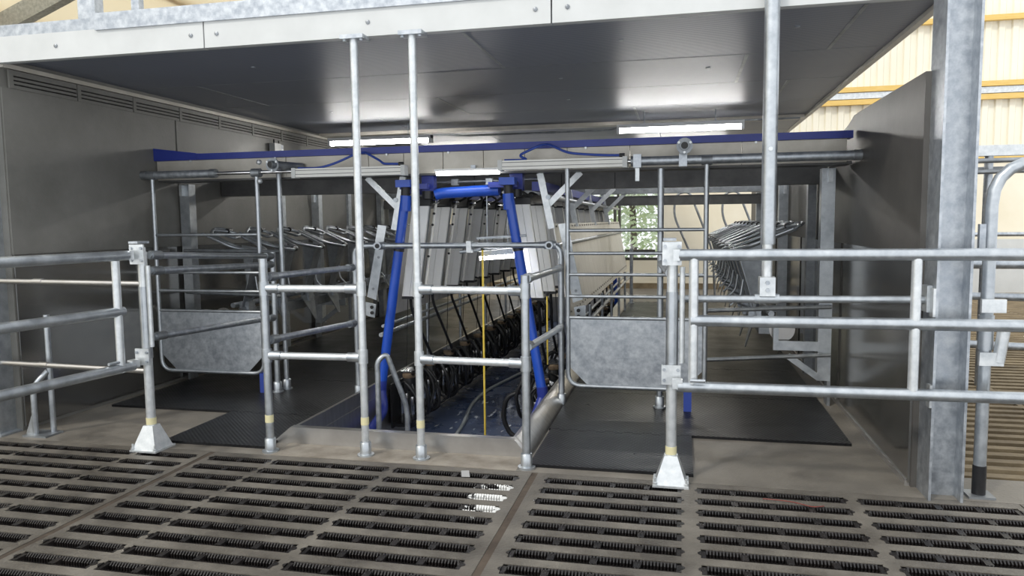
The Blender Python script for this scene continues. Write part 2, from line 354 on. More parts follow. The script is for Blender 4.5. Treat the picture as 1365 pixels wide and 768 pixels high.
link(B(1.386, 1.43, 4.44, 13.0, 2.675, 2.80), 'edge_trim', BEIGEB, ce)
for x, y in ((-3.2, 5.2), (-.4, 5.1), (.7, 5.05), (-2.9, 6.3), (-1.0, 6.3), (-3.7, 7.5), (-1.1, 7.4), (.2, 6.2)): link(MB().lathe((x, y, 2.70), (0, 0, -1), [(.018, 0), (.018, .004), (.006, .006)], 8), 'panel_screw', GALV2, ce)
# ---- fascia
fa = struct('trim_4', B(-5.9, 1.20, 4.44, 4.47, 2.66, 2.86), GALV2)
for x0, x1 in ((-5.35, -3.055), (-3.045, -.755), (-.745, 1.18)):
    bd = link(B(x0, x1, 4.39, 4.44, 2.655, 2.83), 'fascia_board', WHITEP, fa)
    for x in (x0 + .09, (x0 + x1) / 2, x1 - .09): link(MB().lathe((x, 4.39, 2.74), (0, -1, 0), [(.014, 0), (.014, .006), (.006, .010)], 8), 'bolt', GALVD, bd)
link(B(-5.9, -3.85, 4.40, 4.44, 2.832, 2.91), 'top_beam', GALV2, fa); link(B(-3.87, 1.18, 4.375, 4.44, 2.82, 2.93), 'top_beam', GALV2, fa)
# ---- back wall
wb = struct('wall_back', MB().box(-10.2, -4.2, 16.5, 16.7, 0, 2.62).box(-.42, 7.5, 16.5, 16.7, 0, 2.62).box(-4.2, -.42, 16.5, 16.7, 0, .62).box(-4.2, -.42, 16.5, 16.7, 2.24, 2.62), CREAM)
link(B(-7.5, 7.5, 16.46, 16.5, .0, .12), 'skirting_band', CONCR, wb)
def corr(x0, x1, z0, z1):
    mb = MB(); x = x0; pts = []
    while x < x1 - .01:
        pts += [(x, 16.55), (x + .10, 16.55), (x + .12, 16.515), (x + .22, 16.515), (x + .24, 16.55)]; x += .24
    n = len(pts); vs = [(p[0], p[1], z0) for p in pts] + [(p[0], p[1], z1) for p in pts] + [(p[0], p[1] + .01, z0) for p in pts] + [(p[0], p[1] + .01, z1) for p in pts]
    mb.add(vs, [(i, i + 1, n + i + 1, n + i) for i in range(n - 1)]); return mb
for k in range(10):
    x0 = -10.2 + 1.92 * k
    link(corr(x0, x0 + 1.92, 2.62, 3.95), 'cladding_sheet', CLAD, wb); link(corr(x0, x0 + 1.92, 3.95, 8.5), 'cladding_sheet', CLAD, wb)
for z in (2.64, 3.78, 4.03, 5.28, 6.6): link(B(-10.2, 8, 16.40, 16.51, z, z + .10), 'purlin', PURL, wb)
link(B(-10.2, 8, 16.44, 16.5, 3.90, 4.02), 'steel_rail', GALVB, wb)
# windows in the back wall
def window(n, x0, x1, z0, z1, mull=()):
    w = struct('window_%d' % n, MB().box(x0, x1, 16.52, 16.6, z0, z0 + .06).box(x0, x1, 16.52, 16.6, z1 - .06, z1).box(x0, x0 + .06, 16.52, 16.6, z0, z1).box(x1 - .06, x1, 16.52, 16.6, z0, z1), DARKF)
    xs = [x0 + .06] + list(mull) + [x1 - .06]
    for m_ in mull: link(B(m_ - .025, m_ + .025, 16.52, 16.6, z0 + .06, z1 - .06), 'mullion', DARKF, w)
    for i in range(len(xs) - 1): link(B(xs[i] + .01, xs[i + 1] - .01, 16.555, 16.565, z0 + .06, z1 - .06), 'pane', GLASS, w)
    return w
w1 = window(1, -1.36, -.44, .62, 1.90); link(B(-1.2, -.55, 16.44, 16.52, .76, .86), 'sill_bar', DARKF, w1); link(B(-.98, -.92, 16.48, 16.52, 1.86, 1.93), 'latch', WHITEP, w1)
window(2, -4.2, -.42, 1.92, 2.22, (-3.2, -2.2, -1.36)); window(3, -2.7, -1.40, .62, 1.90, (-2.05,)); window(4, -4.2, -2.72, .62, 1.90, (-3.4,))
# greenery seen through the window is outdoors behind the wall
# ---- roof over the parlour
rf = struct('ceiling_barn_roof', MB().prism([(-10.2, 3.0, 4.3), (-3.4, 3.0, 6.7), (-3.4, 3.0, 6.72), (-10.2, 3.0, 4.32)], (0, 13.6, 0)), ROOFM)
for x in (-9.6, -8.0, -6.4, -4.8, -3.5): link(MB().bar((x, 3.0, 4.42 + (x + 10.2) * .353), (x, 16.5, 4.42 + (x + 10.2) * .353 - .0), .09, .17), 'purlin', PURL, rf)
for y in (4.9, 8.8, 12.7): link(MB().bar((-10.2, y, 4.0), (-3.4, y, 6.4), .14, .26), 'rafter', GALV2, rf)
struct('wall_barn_left', B(-10.4, -10.2, -3.0, 16.7, 0, 4.4), CREAM)
# tall steel posts standing behind the fascia
tag(link(B(-4.09, -3.95, 4.48, 4.56, 2.80, 4.6), 'roof_post', GALV2), 'wide galvanised roof post rising behind the white fascia', 'post'); tag(link(B(-3.66, -3.60, 4.48, 4.53, 2.80, 4.6), 'roof_post', GALV2), 'slim galvanised roof post rising behind the white fascia', 'post')

# ================================================================ THINGS
def flange(mb, x, y, z=0, r=.055, up=1):
    mb.lathe((x, y, z), (0, 0, up), [(r, 0), (r, .012), (.036, .014), (.036, .09), (.03, .095)], 14); return mb
def collar(p, axis, r=.036, L=.09):
    a = Vector(axis).normalized() * L / 2; p = Vector(p); return T([p - a, p + a], r, 14)
# ---- columns
c = thing('steel_column', 'tall galvanised H column at the edge of the right partition', 'column', (1.37, 4.31, 0))
link(B(1.29, 1.303, 4.20, 4.42, 0, 3.4), 'flange', GALV2, c); link(B(1.445, 1.458, 4.20, 4.42, 0, 3.4), 'flange', GALV2, c); link(B(1.303, 1.445, 4.305, 4.315, 0, 3.4), 'web', GALV2, c)
link(B(1.278, 1.29, 4.20, 4.26, .98, 1.13), 'clamp_plate', GALVB, c); link(B(1.278, 1.29, 4.20, 4.26, .50, .62), 'clamp_plate', GALVB, c)
c = thing('wall_end_column', 'pale galvanised box column at the end of the left wall', 'column', (-4.9, 4.34, 0))
link(B(-5.02, -4.79, 4.28, 4.42, 0, 2.65), 'post', GALV, c); link(B(-5.08, -4.74, 4.24, 4.42, 0, .012), 'base_plate', GALV2, c)
# ---- tall poles from fascia to floor
def pole(x, label):
    t = thing('support_pole', label, 'pole', (x, 4.35, 0), 'poles under the fascia')
    link(T([(x, 4.35, .01), (x, 4.35, 2.63)], .0245, 14), 'tube', GALVB, t)
    link(flange(MB(), x, 4.35), 'foot_flange', GALV, t)
    f = link(B(x - .075, x + .075, 4.31, 4.42, 2.63, 2.655), 'head_plate', GALV2, t)
    for s in (-1, 1): link(MB().lathe((x + s * .055, 4.335, 2.63), (0, 0, -1), [(.012, 0), (.012, .012)], 8), 'bolt', GALV2, f)
    link(T([(x, 4.35, .205), (x, 4.35, .255)], .0262, 14), 'tape_band', TAPE, t)
    for z in (1.086, .65): link(T([(x, 4.35, z - .045), (x, 4.35, z + .045)], .031, 14), 'tee_collar', GALVB, t)
    return t
poleC = pole(-1.98, 'tall galvanised pole whose rails run to the left walkway post'); poleB = pole(-1.60, 'tall galvanised pole whose rails run over the pit front')
# ---- guard rails beside the walkways
def guard(side, xp, xpole, xback, label):
    t = thing('guard_railing', label, 'railing', (xp, 4.31, 0), 'guard railings at the pit corners')
    top = 1.28 if side < 0 else 1.18
    p = link(T([(xp, 4.31, .01), (xp, 4.31, top)], .026, 14), 'post', GALV, t); link(flange(MB(), xp, 4.31), 'foot_flange', GALV, p)
    if side < 0: link(T([(xp, 4.31, .2), (xp, 4.31, .25)], .0278, 14), 'tape_band', TAPE, p)
    s = 1 if xpole > xp else -1
    for z in (1.086, .645):
        r = link(T([(xp + s * .02, 4.315, z), (xpole - s * .02, 4.345, z)], .0235, 14), 'front_rail', GALVB, t)
        link(T([(xp, 4.31, z - .045), (xp, 4.31, z + .045)], .033, 14), 'tee_collar', GALV, p)
        link(T([(xp + s * .02, 4.315, z), (xp + s * .1, 4.32, z)], .031, 14), 'rail_socket', GALV, r); link(T([(xpole - s * .02, 4.345, z), (xpole - s * .1, 4.342, z)], .031, 14), 'rail_socket', GALV, r)
    for za, zb in ((1.158, 1.125), (.74, .645)):
        r = link(T([(xp - s * .01, 4.33, za), (xback, 5.87, zb)], .0235, 14), 'side_rail', GALV if side > 0 else GALV2, t)
        d = (Vector((xback, 5.87, zb)) - Vector((xp, 4.33, za))).normalized()
        for q in (Vector((xp, 4.40, za - .002)), Vector((xback, 5.80, zb + .002))): link(collar(q, d, .031, .1), 'rail_socket', GALVD, r)
guard(-1, -2.64, -1.98, -2.735, 'galvanised guard railing between the left mats and the pit')
guard(1, -.907, -1.60, -.94, 'galvanised guard railing between the right mats and the pit')
# ---- U shaped rail frame across the head of the pit
t = thing('pit_crossing_frame', 'U shaped galvanised tube frame spanning the pit behind the guard rails', 'railing', (XC - .08, 5.9, 0))
link(T([(-2.735, 5.9, .012), (-2.735, 5.9, 1.308), (-.942, 5.9, 1.308), (-.942, 5.9, .012)], .0245, 14, .09), 'tube', GALV, t)
for x in (-2.735, -.942): link(flange(MB(), x, 5.9), 'foot_flange', GALV, t)
for x in (-2.50, -1.03):
    k = link(T([(x, 5.84, 1.308), (x, 5.97, 1.308)], .033, 14), 'tee_fitting', GALV2, t); link(T([(x, 5.836, 1.308), (x, 5.842, 1.308)], .02, 12), 'open_end', BLACKM, k)
    link(T([(x - .05, 5.9, 1.308), (x + .05, 5.9, 1.308)], .031, 14), 'sleeve', GALV2, t)
link(B(-1.725, -1.685, 5.862, 5.938, 1.25, 1.345), 'clamp', GALVB, t)
link(T([(-1.80, 5.93, 1.252), (-1.02, 5.99, 1.33)], .014, 10), 'cord_rail', GALV2, t); link(T([(-1.66, 5.96, 1.365), (-1.24, 5.96, 1.385)], .011, 8), 'upper_rod', GALV2, t)
# ---- hinge posts with pyramid feet
def hinge_post(x, side, label):
    y = 4.22; t = thing('hinge_post', label, 'gate post', (x, y, 0), 'hinge posts with pyramid feet')
    link(T([(x, y, .16), (x, y, 1.33)], .03, 16), 'tube', GALVB, t)
    link(T([(x, y, .62), (x, y, 1.10)], .034, 16), 'sleeve', GALV, t)
    p0, p1 = .088, .036
    f = link(MB().add([(x - p0, y - p0, .012), (x + p0, y - p0, .012), (x + p0, y + p0, .012), (x - p0, y + p0, .012), (x - p1, y - p1, .165), (x + p1, y - p1, .165), (x + p1, y + p1, .165), (x - p1, y + p1, .165)],
                      [(0, 3, 2, 1), (4, 5, 6, 7), (0, 1, 5, 4), (1, 2, 6, 5), (2, 3, 7, 6), (3, 0, 4, 7)]), 'pyramid_foot', GALVB, t)
    link(B(x - .1, x + .1, y - .1, y + .1, 0, .012), 'foot_plate', GALVB, f)
    for a in (-1, 1): link(MB().lathe((x + a * .085, y - .085, .012), (0, 0, 1), [(.013, 0), (.013, .014), (.007, .016), (.007, .04)], 8), 'anchor_bolt', GALVB, f)
    link(T([(x, y, .17), (x, y, .215)], .032, 16), 'tape_band', TAPE, t)
    for z0, z1 in ((1.25, 1.38), (.58, .69)):
        h = link(MB().box(x - .055, x + .05, y - .05, y - .038, z0, z1).box(x - .03, x + .03, y - .038, y, z0 + .02, z1 - .02), 'hinge_plate', GALVB, t)
        for dx in (-.04, .035):
            for z in (z0 + .025, z1 - .025): link(MB().lathe((x + dx, y - .05, z), (0, -1, 0), [(.010, 0), (.010, .010)], 6), 'bolt', GALV2, h)
    link(T([(x + side * .055, y - .02, .70), (x + side * .055, y - .02, 1.24)], .015, 10), 'hinge_rod', GALVB, t)
    link(MB().box(x - .05, x + .02, y - .06, y + .05, 1.385, 1.40), 'top_cap', GALV2, t)
hinge_post(-3.47, 1, 'galvanised hinge post on a pyramid foot beside the left mat corner')
hinge_post(-.045, 1, 'galvanised hinge post on a pyramid foot at the right mat step')
# ---- long three-rail swing gates
def swing_gate(base, d, length, ups, label, first):
    t = thing('swing_gate', label, 'gate', (base[0], base[1], .5)); d = Vector(d).normalized(); b0 = Vector((base[0], base[1], 0))
    P = lambda s, z: b0 + d * s + Vector((0, 0, z))
    for z in (1.31, .952, .585): link(T([P(-.005 if z != .952 else first, z), P(length, z)], .0315, 16), 'rail', GALV, t)
    for s, za, zb in ups: link(T([P(s, za), P(s, zb)], .0255, 14), 'upright', GALVB, t)
    h = link(MB().bar(P(-.035, 1.31), P(.0, 1.31), .05, .06), 'hinge_lug', GALVB, t); link(MB().bar(P(-.035, .60), P(.02, .60), .05, .05), 'hinge_lug', GALVB, t)
    link(T([P(.06, .63) + Vector((0, -.05, 0)), P(.14, .63) + Vector((0, -.05, 0))], .01, 8), 'latch_pin', GALV2, t)
    return t
swing_gate((-.005, 4.115), (1, .012, 0), 3.6, ((.075, .60, 1.30), (1.18, .60, 1.29), (2.4, .60, 1.29), (3.55, .60, 1.29)), 'closed three rail galvanised gate in front of the right partition', .06)
swing_gate((-3.50, 4.115), (-.125, -1, 0), 2.9, ((.09, .56, 1.28), (1.2, .6, 1.29), (2.85, .60, 1.29)), 'three rail galvanised gate swung open along the left slats', .05)
# ---- fixed rails at both ends
t = thing('fixed_rails', 'pair of thin fixed rails between left column and hinge post', 'railing', (-4.2, 4.31, .5))
for z, dx in ((1.12, 0), (.53, .0)):
    r = link(T([(-4.79, 4.31, z), (-3.50, 4.25, z - .005)], .019, 12), 'rail', STEEL, t); link(B(-4.795, -4.775, 4.26, 4.30, z - .06, z + .06), 'end_bracket', GALVB, r); link(T([(-4.42, 4.293, z), (-4.34, 4.289, z)], .022, 12), 'sleeve', STEEL, r)
t = thing('drop_rail', 'thin fixed rail from right hinge post to the H column', 'railing', (.6, 4.29, 1.0))
link(T([(-.03, 4.27, 1.055), (1.285, 4.30, 1.062)], .021, 12), 'rail', GALV, t); link(B(1.262, 1.288, 4.25, 4.34, 1.0, 1.14), 'end_bracket', GALVB, t)
k = link(T([(.40, 4.285, 1.06), (.53, 4.288, 1.06)], .03, 14), 'clamp_sleeve', GALV, t)
t = thing('telescopic_pole', 'thick hanging telescopic pole ending on the right fixed rail', 'pole', (.47, 4.33, 1.08))
link(T([(.472, 4.335, 1.36), (.472, 4.335, 3.3)], .0405, 18), 'outer_tube', GALV, t); link(T([(.472, 4.335, 1.355), (.472, 4.335, 1.362)], .034, 16), 'end_plug', GALVB, t)
link(T([(.466, 4.31, 1.09), (.470, 4.325, 1.36)], .0285, 16), 'inner_tube', GALVB, t)
k = link(MB().box(.425, .507, 4.25, 4.34, 1.075, 1.18), 'clamp_block', GALVB, t)
for z in (1.11, 1.15): link(MB().lathe((.466, 4.25, z), (0, -1, 0), [(.012, 0), (.012, .012)], 6), 'bolt', GALV2, k)
link(MB().lathe((.472, 4.295, 1.88), (0, -1, 0), [(.012, 0), (.012, .008)], 8), 'screw', GALVB, t)
# ---- short hoop stand by the left wall
t = thing('hoop_stand', 'low bent tube stand bolted to the floor by the left wall', 'stand', (-4.5, 4.37, 0))
link(T([(-4.455, 4.41, .01), (-4.455, 4.41, .87)], .02, 12), 'straight_tube', GALV, t)
link(T([(-4.53, 4.33, .01), (-4.53, 4.33, .36), (-4.46, 4.395, .46)], .02, 12, .09), 'bent_tube', GALV, t)
b_ = link(B(-4.60, -4.40, 4.28, 4.44, 0, .012), 'base_plate', GALVD, t); link(MB().prism([(-4.61, 4.325, .012), (-4.55, 4.325, .012), (-4.55, 4.325, .16)], (0, .01, 0)), 'gusset', GALV, b_)
# ---- side fences running back from the hinge posts
def side_fence(xf, xb, yb, heights, label):
    t = thing('side_fence', label, 'railing', (xb, yb, 0), 'side fences behind the hinge posts')
    p = link(T([(xb, yb, .03), (xb, yb, 1.26 if yb < 5.85 else 1.895)], .024, 14), 'post', GALV, t); link(flange(MB(), xb, yb, .019, .05), 'foot_flange', GALV, p)
    for za, zb in heights:
        r = link(T([(xf, 4.26, za), (xb, yb - .02, zb)], .0235, 14), 'rail', GALV2 if za < 1.3 else GALV, t); d = (Vector((xb, yb - .02, zb)) - Vector((xf, 4.26, za))).normalized()
        if yb < 5.85: link(collar((xb, yb - .07, zb + .002), d, .03, .1), 'rail_socket', GALVD, r)
        link(collar((xf, 4.33, za - .002), d, .03, .1), 'rail_socket', GALVD, r)
side_fence(-3.455, -3.475, 5.83, ((1.305, 1.225), (1.20, 1.152), (.755, .686)), 'three rail side fence behind the left hinge post'); side_fence(-.06, -.155, 5.87, ((1.20, 1.165),), 'tall post and single rail of the side fence behind the right hinge post')
# ---- entry gates hanging from the overhead tube
def entry_gate(x0, x1, label, rails, side):
    y = 5.80; t = thing('entry_gate', label, 'gate', ((x0 + x1) / 2, y, .17), 'hanging entry gates')
    link(T([(x0, y, 1.93), (x0, y, .185), (x1, y, .185), (x1, y, 1.93)], .0185, 12, .11), 'frame', GALV, t)
    for z in rails: link(T([(x0, y, z), (x1, y, z)], .0135, 10), 'rail', GALV, t)
    c_ = .13
    poly = [(x0 + .02, y - .004, .735), (x1 - .02, y - .004, .735), (x1 - .02, y - .004, .20 + c_), (x1 - .02 - c_, y - .004, .20), (x0 + .02 + c_, y - .004, .20), (x0 + .02, y - .004, .20 + c_)]
    link(MB().prism(poly, (0, .008, 0)), 'kick_plate', GALV2, t)
    for x in (x0, x1): link(T([(x - .04, y, 1.945), (x + .04, y, 1.945)], .038, 14), 'hanger_sleeve', GALVD, t)
entry_gate(-4.62, -3.58, 'hanging entry gate with chamfered kick plate beside the left wall', (1.415, 1.232, 1.08, .915, .735), -1)
entry_gate(-.872, .185, 'hanging entry gate with kick plate over the right mats', (1.425, 1.245, 1.078, .905, .735), 1)
# posts under the tube
def slim_post(x, y, z1, label):
    t = thing('tube_post', label, 'post', (x, y, 0)); link(T([(x, y, .03), (x, y, z1)], .022, 12), 'tube', GALV, t); link(flange(MB(), x, y, .019, .05), 'foot_flange', GALV, t)
    link(T([(x, y, .70), (x, y, .80)], .028, 12), 'sleeve', GALV, t)
slim_post(-3.455, 5.95, 2.02, 'tall slim post behind the left side fence')
def bumper(x, label):
    t = thing('floor_bumper', label, 'bumper', (x, 5.80, 0)); link(B(x - .03, x + .03, 5.78, 5.82, .008, .19), 'block', BLUEB, t); link(B(x - .05, x + .05, 5.76, 5.84, 0, .008), 'foot', BLUEB, t)
bumper(-3.59, 'small blue floor stop under the left entry gate'); bumper(.06, 'small blue floor stop under the right entry gate')
# ---- overhead tube and pneumatic cylinders
def track(x0, x1, xr0, xr1, label, side):
    t = thing('overhead_tube', label, 'tube', ((x0 + x1) / 2, 5.80, 1.9))
    link(T([(x0, 5.80, 1.95), (x1, 5.80, 1.95)], .034, 16), 'tube', GALV2, t); link(T([(xr0, 5.80, 1.95), (xr1, 5.80, 1.95)], .016, 12), 'piston_rod', CHROME, t)
    for x in (x0 + .02, x1 - .02): link(T([(x - .03, 5.80, 1.95), (x + .03, 5.80, 1.95)], .039, 16), 'end_ring', GALVD, t)
    x = (x0 + x1) / 2
    return t
tr = track(-4.71, -3.98, -3.98, -3.2, 'overhead gate tube with chrome rod beside the left wall', -1)
k = link(T([(-4.735, 5.80, 1.95), (-4.70, 5.80, 1.95)], .02, 10), 'wall_pin', GALVD, tr)
for z in (1.87, 2.03): link(MB().lathe((-3.52, 5.76, z), (0, -1, 0), [(.022, 0), (.022, .02), (.01, .03)], 10), 'lug', GALVB, tr)
tr2 = track(-.37, 1.255, -.43, -.30, 'long overhead gate tube reaching the right partition', 1)
for x in (-.33, .01): link(MB().box(x - .03, x + .03, 5.755, 5.845, 1.90, 2.0), 'clamp', GALV2, tr2)
link(B(-.345, -.315, 5.78, 5.82, 1.80, 1.90), 'hook', GALVB, tr2)
def cyl(x0, x1, z, label, hx):
    t = thing('pneumatic_cylinder', label, 'cylinder', ((x0 + x1) / 2, 5.78, z - .04), 'pneumatic cylinders')
    link(MB().box(x0 + .03, x1 - .03, 5.745, 5.815, z - .036, z + .036), 'profile', ALUW, t)
    for zz in (-.012, .02): link(MB().box(x0 + .03, x1 - .03, 5.742, 5.746, z + zz - .002, z + zz + .002), 'groove', DARKB, t)
    for x in (x0, x1 - .035): link(MB().box(x, x + .035, 5.738, 5.822, z - .042, z + .042), 'end_cap', WHITEP, t)
    s = -1 if False else 1
    link(T([(x0 + .05, 5.77, z + .04), (x0 + .25, 5.77, z + .038), (hx - .22, 5.80, z + .075), (hx - .05, 5.85, z + .155), (hx, 5.92, z + .17)], .010, 8, .12), 'air_hose', BLUEH, t)
    link(T([(x1 - .05, 5.77, z + .052), (x1 - .2, 5.78, z + .058), (hx + .18, 5.82, z + .085), (hx + .05, 5.87, z + .15), (hx, 5.92, z + .17)], .010, 8, .12), 'air_hose', BLUEH, t)
    link(T([(x1 - .06, 5.77, z + .052), (x1 - .02, 5.77, z + .052)], .016, 8), 'hose_fitting', BLACKM, t)
cyl(-3.215, -2.20, 1.93, 'white pneumatic cylinder left of the blue pipe frame', -2.62); cyl(-1.42, -.405, 1.945, 'white pneumatic cylinder right of the blue pipe frame', -1.05)
# pipe stubs over the tube
for x, z, lab in ((-3.36, 2.0, 'open pipe stub resting over the left chrome rod'), (.02, 2.045, 'flanged open pipe stub over the right overhead tube')):
    t = thing('pipe_stub', lab, 'pipe', (x, 5.8, z - .03)); link(T([(x, 5.66, z), (x + (.12 if x < -1 else 0), 5.97, z)], .033, 16), 'pipe', GALVD, t); link(T([(x, 5.655, z), (x, 5.662, z)], .026, 14), 'bore', BLACKM, t)
    f = link(MB().lathe((x, 5.70, z), (0, -1, 0), [(.06, 0), (.06, .012)], 14), 'flange', GALVD, t)
    for a in range(3): link(MB().lathe((x + .048 * math.cos(a * 2.1 + .5), 5.688, z + .048 * math.sin(a * 2.1 + .5)), (0, -1, 0), [(.01, 0), (.01, .012)], 6), 'bolt', GALVB, f)
# ---- header beam with blue cap
t = thing('header_beam', 'grey box header beam with blue cap spanning the parlour entrance', 'beam', (XC, 6.0, 1.9))
xs = [-4.71, -3.4, -2.62, -2.3, -1.95, -1.6, -1.25, -.9, -.4, 0, .45, 1.2]
for i in range(len(xs) - 1): link(B(xs[i] + .003, xs[i + 1] - .003, 5.985, 6.06, 1.915, 2.088), 'face_sheet', BEIGEB, t)
link(B(-4.71, 1.24, 6.0, 6.24, 1.90, 1.925), 'soffit', DARKB, t)
link(B(-4.73, 1.235, 5.965, 6.09, 2.09, 2.145), 'blue_cap', BLUED, t)
link(MB().prism([(-4.73, 5.962, 2.10), (-4.73, 5.962, 2.205), (-4.28, 5.962, 2.15), (-4.28, 5.962, 2.10)], (0, .05, 0)), 'blue_end_flare', BLUED, t)
for x in (-4.35, -3.5, -2.45, -1.9, -.75, .55): link(MB().lathe((x, 5.985, 2.082), (0, -1, 0), [(.010, 0), (.010, .012)], 6), 'bolt', GALVB, t)
# inner dark beam behind
t = thing('inner_beam', 'dark steel box beam behind the entrance header', 'beam', (XC, 7.0, 1.8)); link(B(-4.71, 1.24, 6.95, 7.1, 1.80, 1.99), 'box', DARKB, t)
for x in (-2.45, -1.95, -1.5, -1.1, -.6): link(B(x - .004, x + .004, 6.945, 6.95, 1.80, 1.99), 'seam', BLACKM, t)
t = thing('second_header', 'distant grey beam with thin blue strip deep in the parlour', 'beam', (XC, 11, 1.9))
link(B(-4.71, 1.24, 11.0, 11.12, 1.885, 2.06), 'box', GALVD, t); link(B(-4.71, 1.24, 10.97, 11.1, 2.062, 2.095), 'blue_strip', BLUED, t); link(B(-4.71, 1.24, 11.2, 11.35, 1.72, 1.86), 'lower_box', DARKB, t)
for x in (-4.665, 1.165):
    link(B(x - .04, x + .04, 11.0, 11.12, 0, 1.885), 'post', GALVD, t)
# ---- ceiling lights
def batten(x0, x1, y, z, label, m, drop=.2):
    t = thing('batten_light', label, 'light', ((x0 + x1) / 2, y, z), None)
    link(B(x0, x1, y - .05, y + .05, z + .035, z + .075), 'housing', CLEARP, t); link(T([(x0 + .03, y, z + .02), (x1 - .03, y, z + .02)], .036, 14), 'lit_tube', m, t)
    for x in (x0, x1 - .03): link(B(x, x + .03, y - .052, y + .052, z - .02, z + .07), 'end_cap', CLEARP, t)
    for x in (x0 + .3, x1 - .3): link(T([(x, y, z + .075), (x, y, z + .075 + drop)], .006, 6), 'hanger', GALV2, t)
batten(-4.25, -2.92, 8.55, 2.475, 'lit batten light under the ceiling toward the left wall', TUBEL, .15); batten(-.71, .655, 8.48, 2.49, 'lit batten light under the ceiling toward the right partition', TUBEL, .135)
t = thing('entrance_light', 'slim lit tube fixed under the entrance header between the cylinders', 'light', (-1.72, 5.93, 1.89))
link(B(-2.0, -1.44, 5.90, 5.96, 1.922, 1.94), 'housing', CLEARP, t); link(T([(-1.99, 5.93, 1.905), (-1.45, 5.93, 1.905)], .016, 10), 'lit_tube', LEDS, t); link(B(-1.7, -1.66, 5.95, 5.986, 1.925, 1.97), 'bracket', GALV2, t)
batten(-4.25, -2.92, 11.9, 2.475, 'added fill batten light deep in the parlour on the left', TUBEL, .13); batten(-.71, .655, 11.9, 2.475, 'added fill batten light deep in the parlour on the right', TUBEL, .13)  # extra battens behind the beams, added to lift the dark interior
t = thing('conduit_run', 'thin grey cable conduit fixed along the ceiling trim', 'conduit', (-1.4, 9.2, 2.6)); link(T([(-4.6, 9.2, 2.62), (-2.9, 9.2, 2.62), (-2.7, 9.2, 2.60), (-.85, 9.2, 2.60), (-.6, 9.0, 2.63), (1.3, 9.0, 2.63)], .012, 8, .05), 'pipe', GALVD, t)
t = thing('junction_box', 'white junction box with cable high on the left wall', 'junction box', (-4.70, 8.0, 2.3)); link(B(-4.712, -4.64, 7.93, 8.07, 2.30, 2.45), 'box', WHITEP, t); link(T([(-4.69, 8.0, 2.45), (-4.69, 8.0, 2.50)], .01, 8), 'gland', BLACKM, t); link(T([(-4.69, 8.0, 2.30), (-4.69, 8.02, 2.05)], .008, 6), 'cable', BLACKM, t)

# ---- rubber mats
def rmat(x0, x1, y0, y1, label, group):
    o = link(MB().box(x0 + .002, x1 - .002, y0 + .002, y1 - .002, 0, .018), 'rubber_mat', MATR); return tag(o, label, 'mat', group)
def joint_teeth(x0, x1, y, parent):
    mb = MB(); n = int((x1 - x0) / .13)
    for k in range(n):
        x = x0 + .05 + k * .13; mb.prism([(x, y, .0182), (x + .05, y, .0182), (x + .065, y + .035, .0182), (x - .015, y + .035, .0182)], (0, 0, .0012))
    link(mb, 'jigsaw_edge', MATR, parent)['kind'] = 'stuff'
o = rmat(-.90, .085, 4.33, 5.13, 'studded black rubber mat in front of the right entry gate', None); joint_teeth(-.88, .07, 5.10, o)
o = rmat(-3.49, -2.70, 4.35, 5.155, 'black rubber mat between left hinge post and guard railing', None); joint_teeth(-3.47, -2.72, 5.12, o)
yy = [5.13, 6.33, 7.53, 8.73, 9.93, 11.13, 12.33, 13.6]
for i in range(7):
    o = rmat(-.915, 1.11, yy[i], yy[i + 1], 'wide black rubber mat along the right stalls', 'rubber mats along the right stalls'); joint_teeth(-.9, 1.1, yy[i + 1] - .03, o)
    o = rmat(-4.62, -2.695, yy[i] + .03, yy[i + 1] + .03, 'wide black rubber mat along the left stalls', 'rubber mats along the left stalls'); joint_teeth(-4.6, -2.7, yy[i + 1], o)

# ---- blue vacuum pipe frame
def blue_leg(side, label):
    t = thing('vacuum_pipe', label, 'pipe', (mx_(-2.5, side), 5.95, -.6), 'leaning blue vacuum pipes')
    M = lambda x: mx_(x, side) - (.0 if side < 0 else .155)
    link(T([(M(-2.285), 5.96, 1.70), (M(-2.545), 5.965, .10)], .041, 18), 'pipe', BLUE, t)
    p = link(T([(M(-2.285), 5.96, 1.60), (M(-2.278), 5.96, 1.73)], .047, 18), 'ribbed_sleeve', BLUE, t)
    link(T([(M(-2.283), 5.96, 1.73), (M(-2.277), 5.96, 1.80)], .038, 16), 'black_joint', BLACKM, t)
    link(B(M(-2.345), M(-2.215), 5.895, 6.02, 1.80, 1.86), 'blue_block', BLUE, t)
    link(B(M(-2.345), M(-2.10), 5.99, 6.06, 1.785, 1.83), 'side_arm', BLUED, t)
    d = (Vector((M(-2.285), 5.96, 1.70)) - Vector((M(-2.545), 5.965, .10))).normalized()
    link(collar((M(-2.352), 5.961, 1.285), d, .047, .05), 'rubber_clamp', BLACK, t)
    link(T([(M(-2.545), 5.965, .13), (M(-2.555), 5.966, .02)], .046, 16), 'socket', BLUED, t)
    link(T([(M(-2.553), 5.966, .05), (M(-2.50), 5.9, -.12), (M(-2.47), 5.5, -.2), (M(-2.47), 4.8, -.26), (M(-2.47), 4.62, -.28)], .04, 16, .15), 'lower_pipe', BLUED, t)
blue_leg(-1, 'leaning blue pipe at the left corner of the pit head'); blue_leg(1, 'leaning blue pipe at the right corner of the pit head')
t = thing('blue_cross_pipe', 'thick horizontal blue pipe spanning between the milking rows', 'pipe', (XC, 6.3, 1.6))
link(T([(-2.05, 6.08, 1.735), (-2.0, 6.08, 1.75), (-1.6, 6.08, 1.765), (-1.49, 6.08, 1.765)], .047, 16, .1), 'pipe', BLUE, t)
link(T([(-2.3, 6.42, 1.86), (-1.2, 6.42, 1.87)], .014, 10), 'steel_rod', GALV, t)
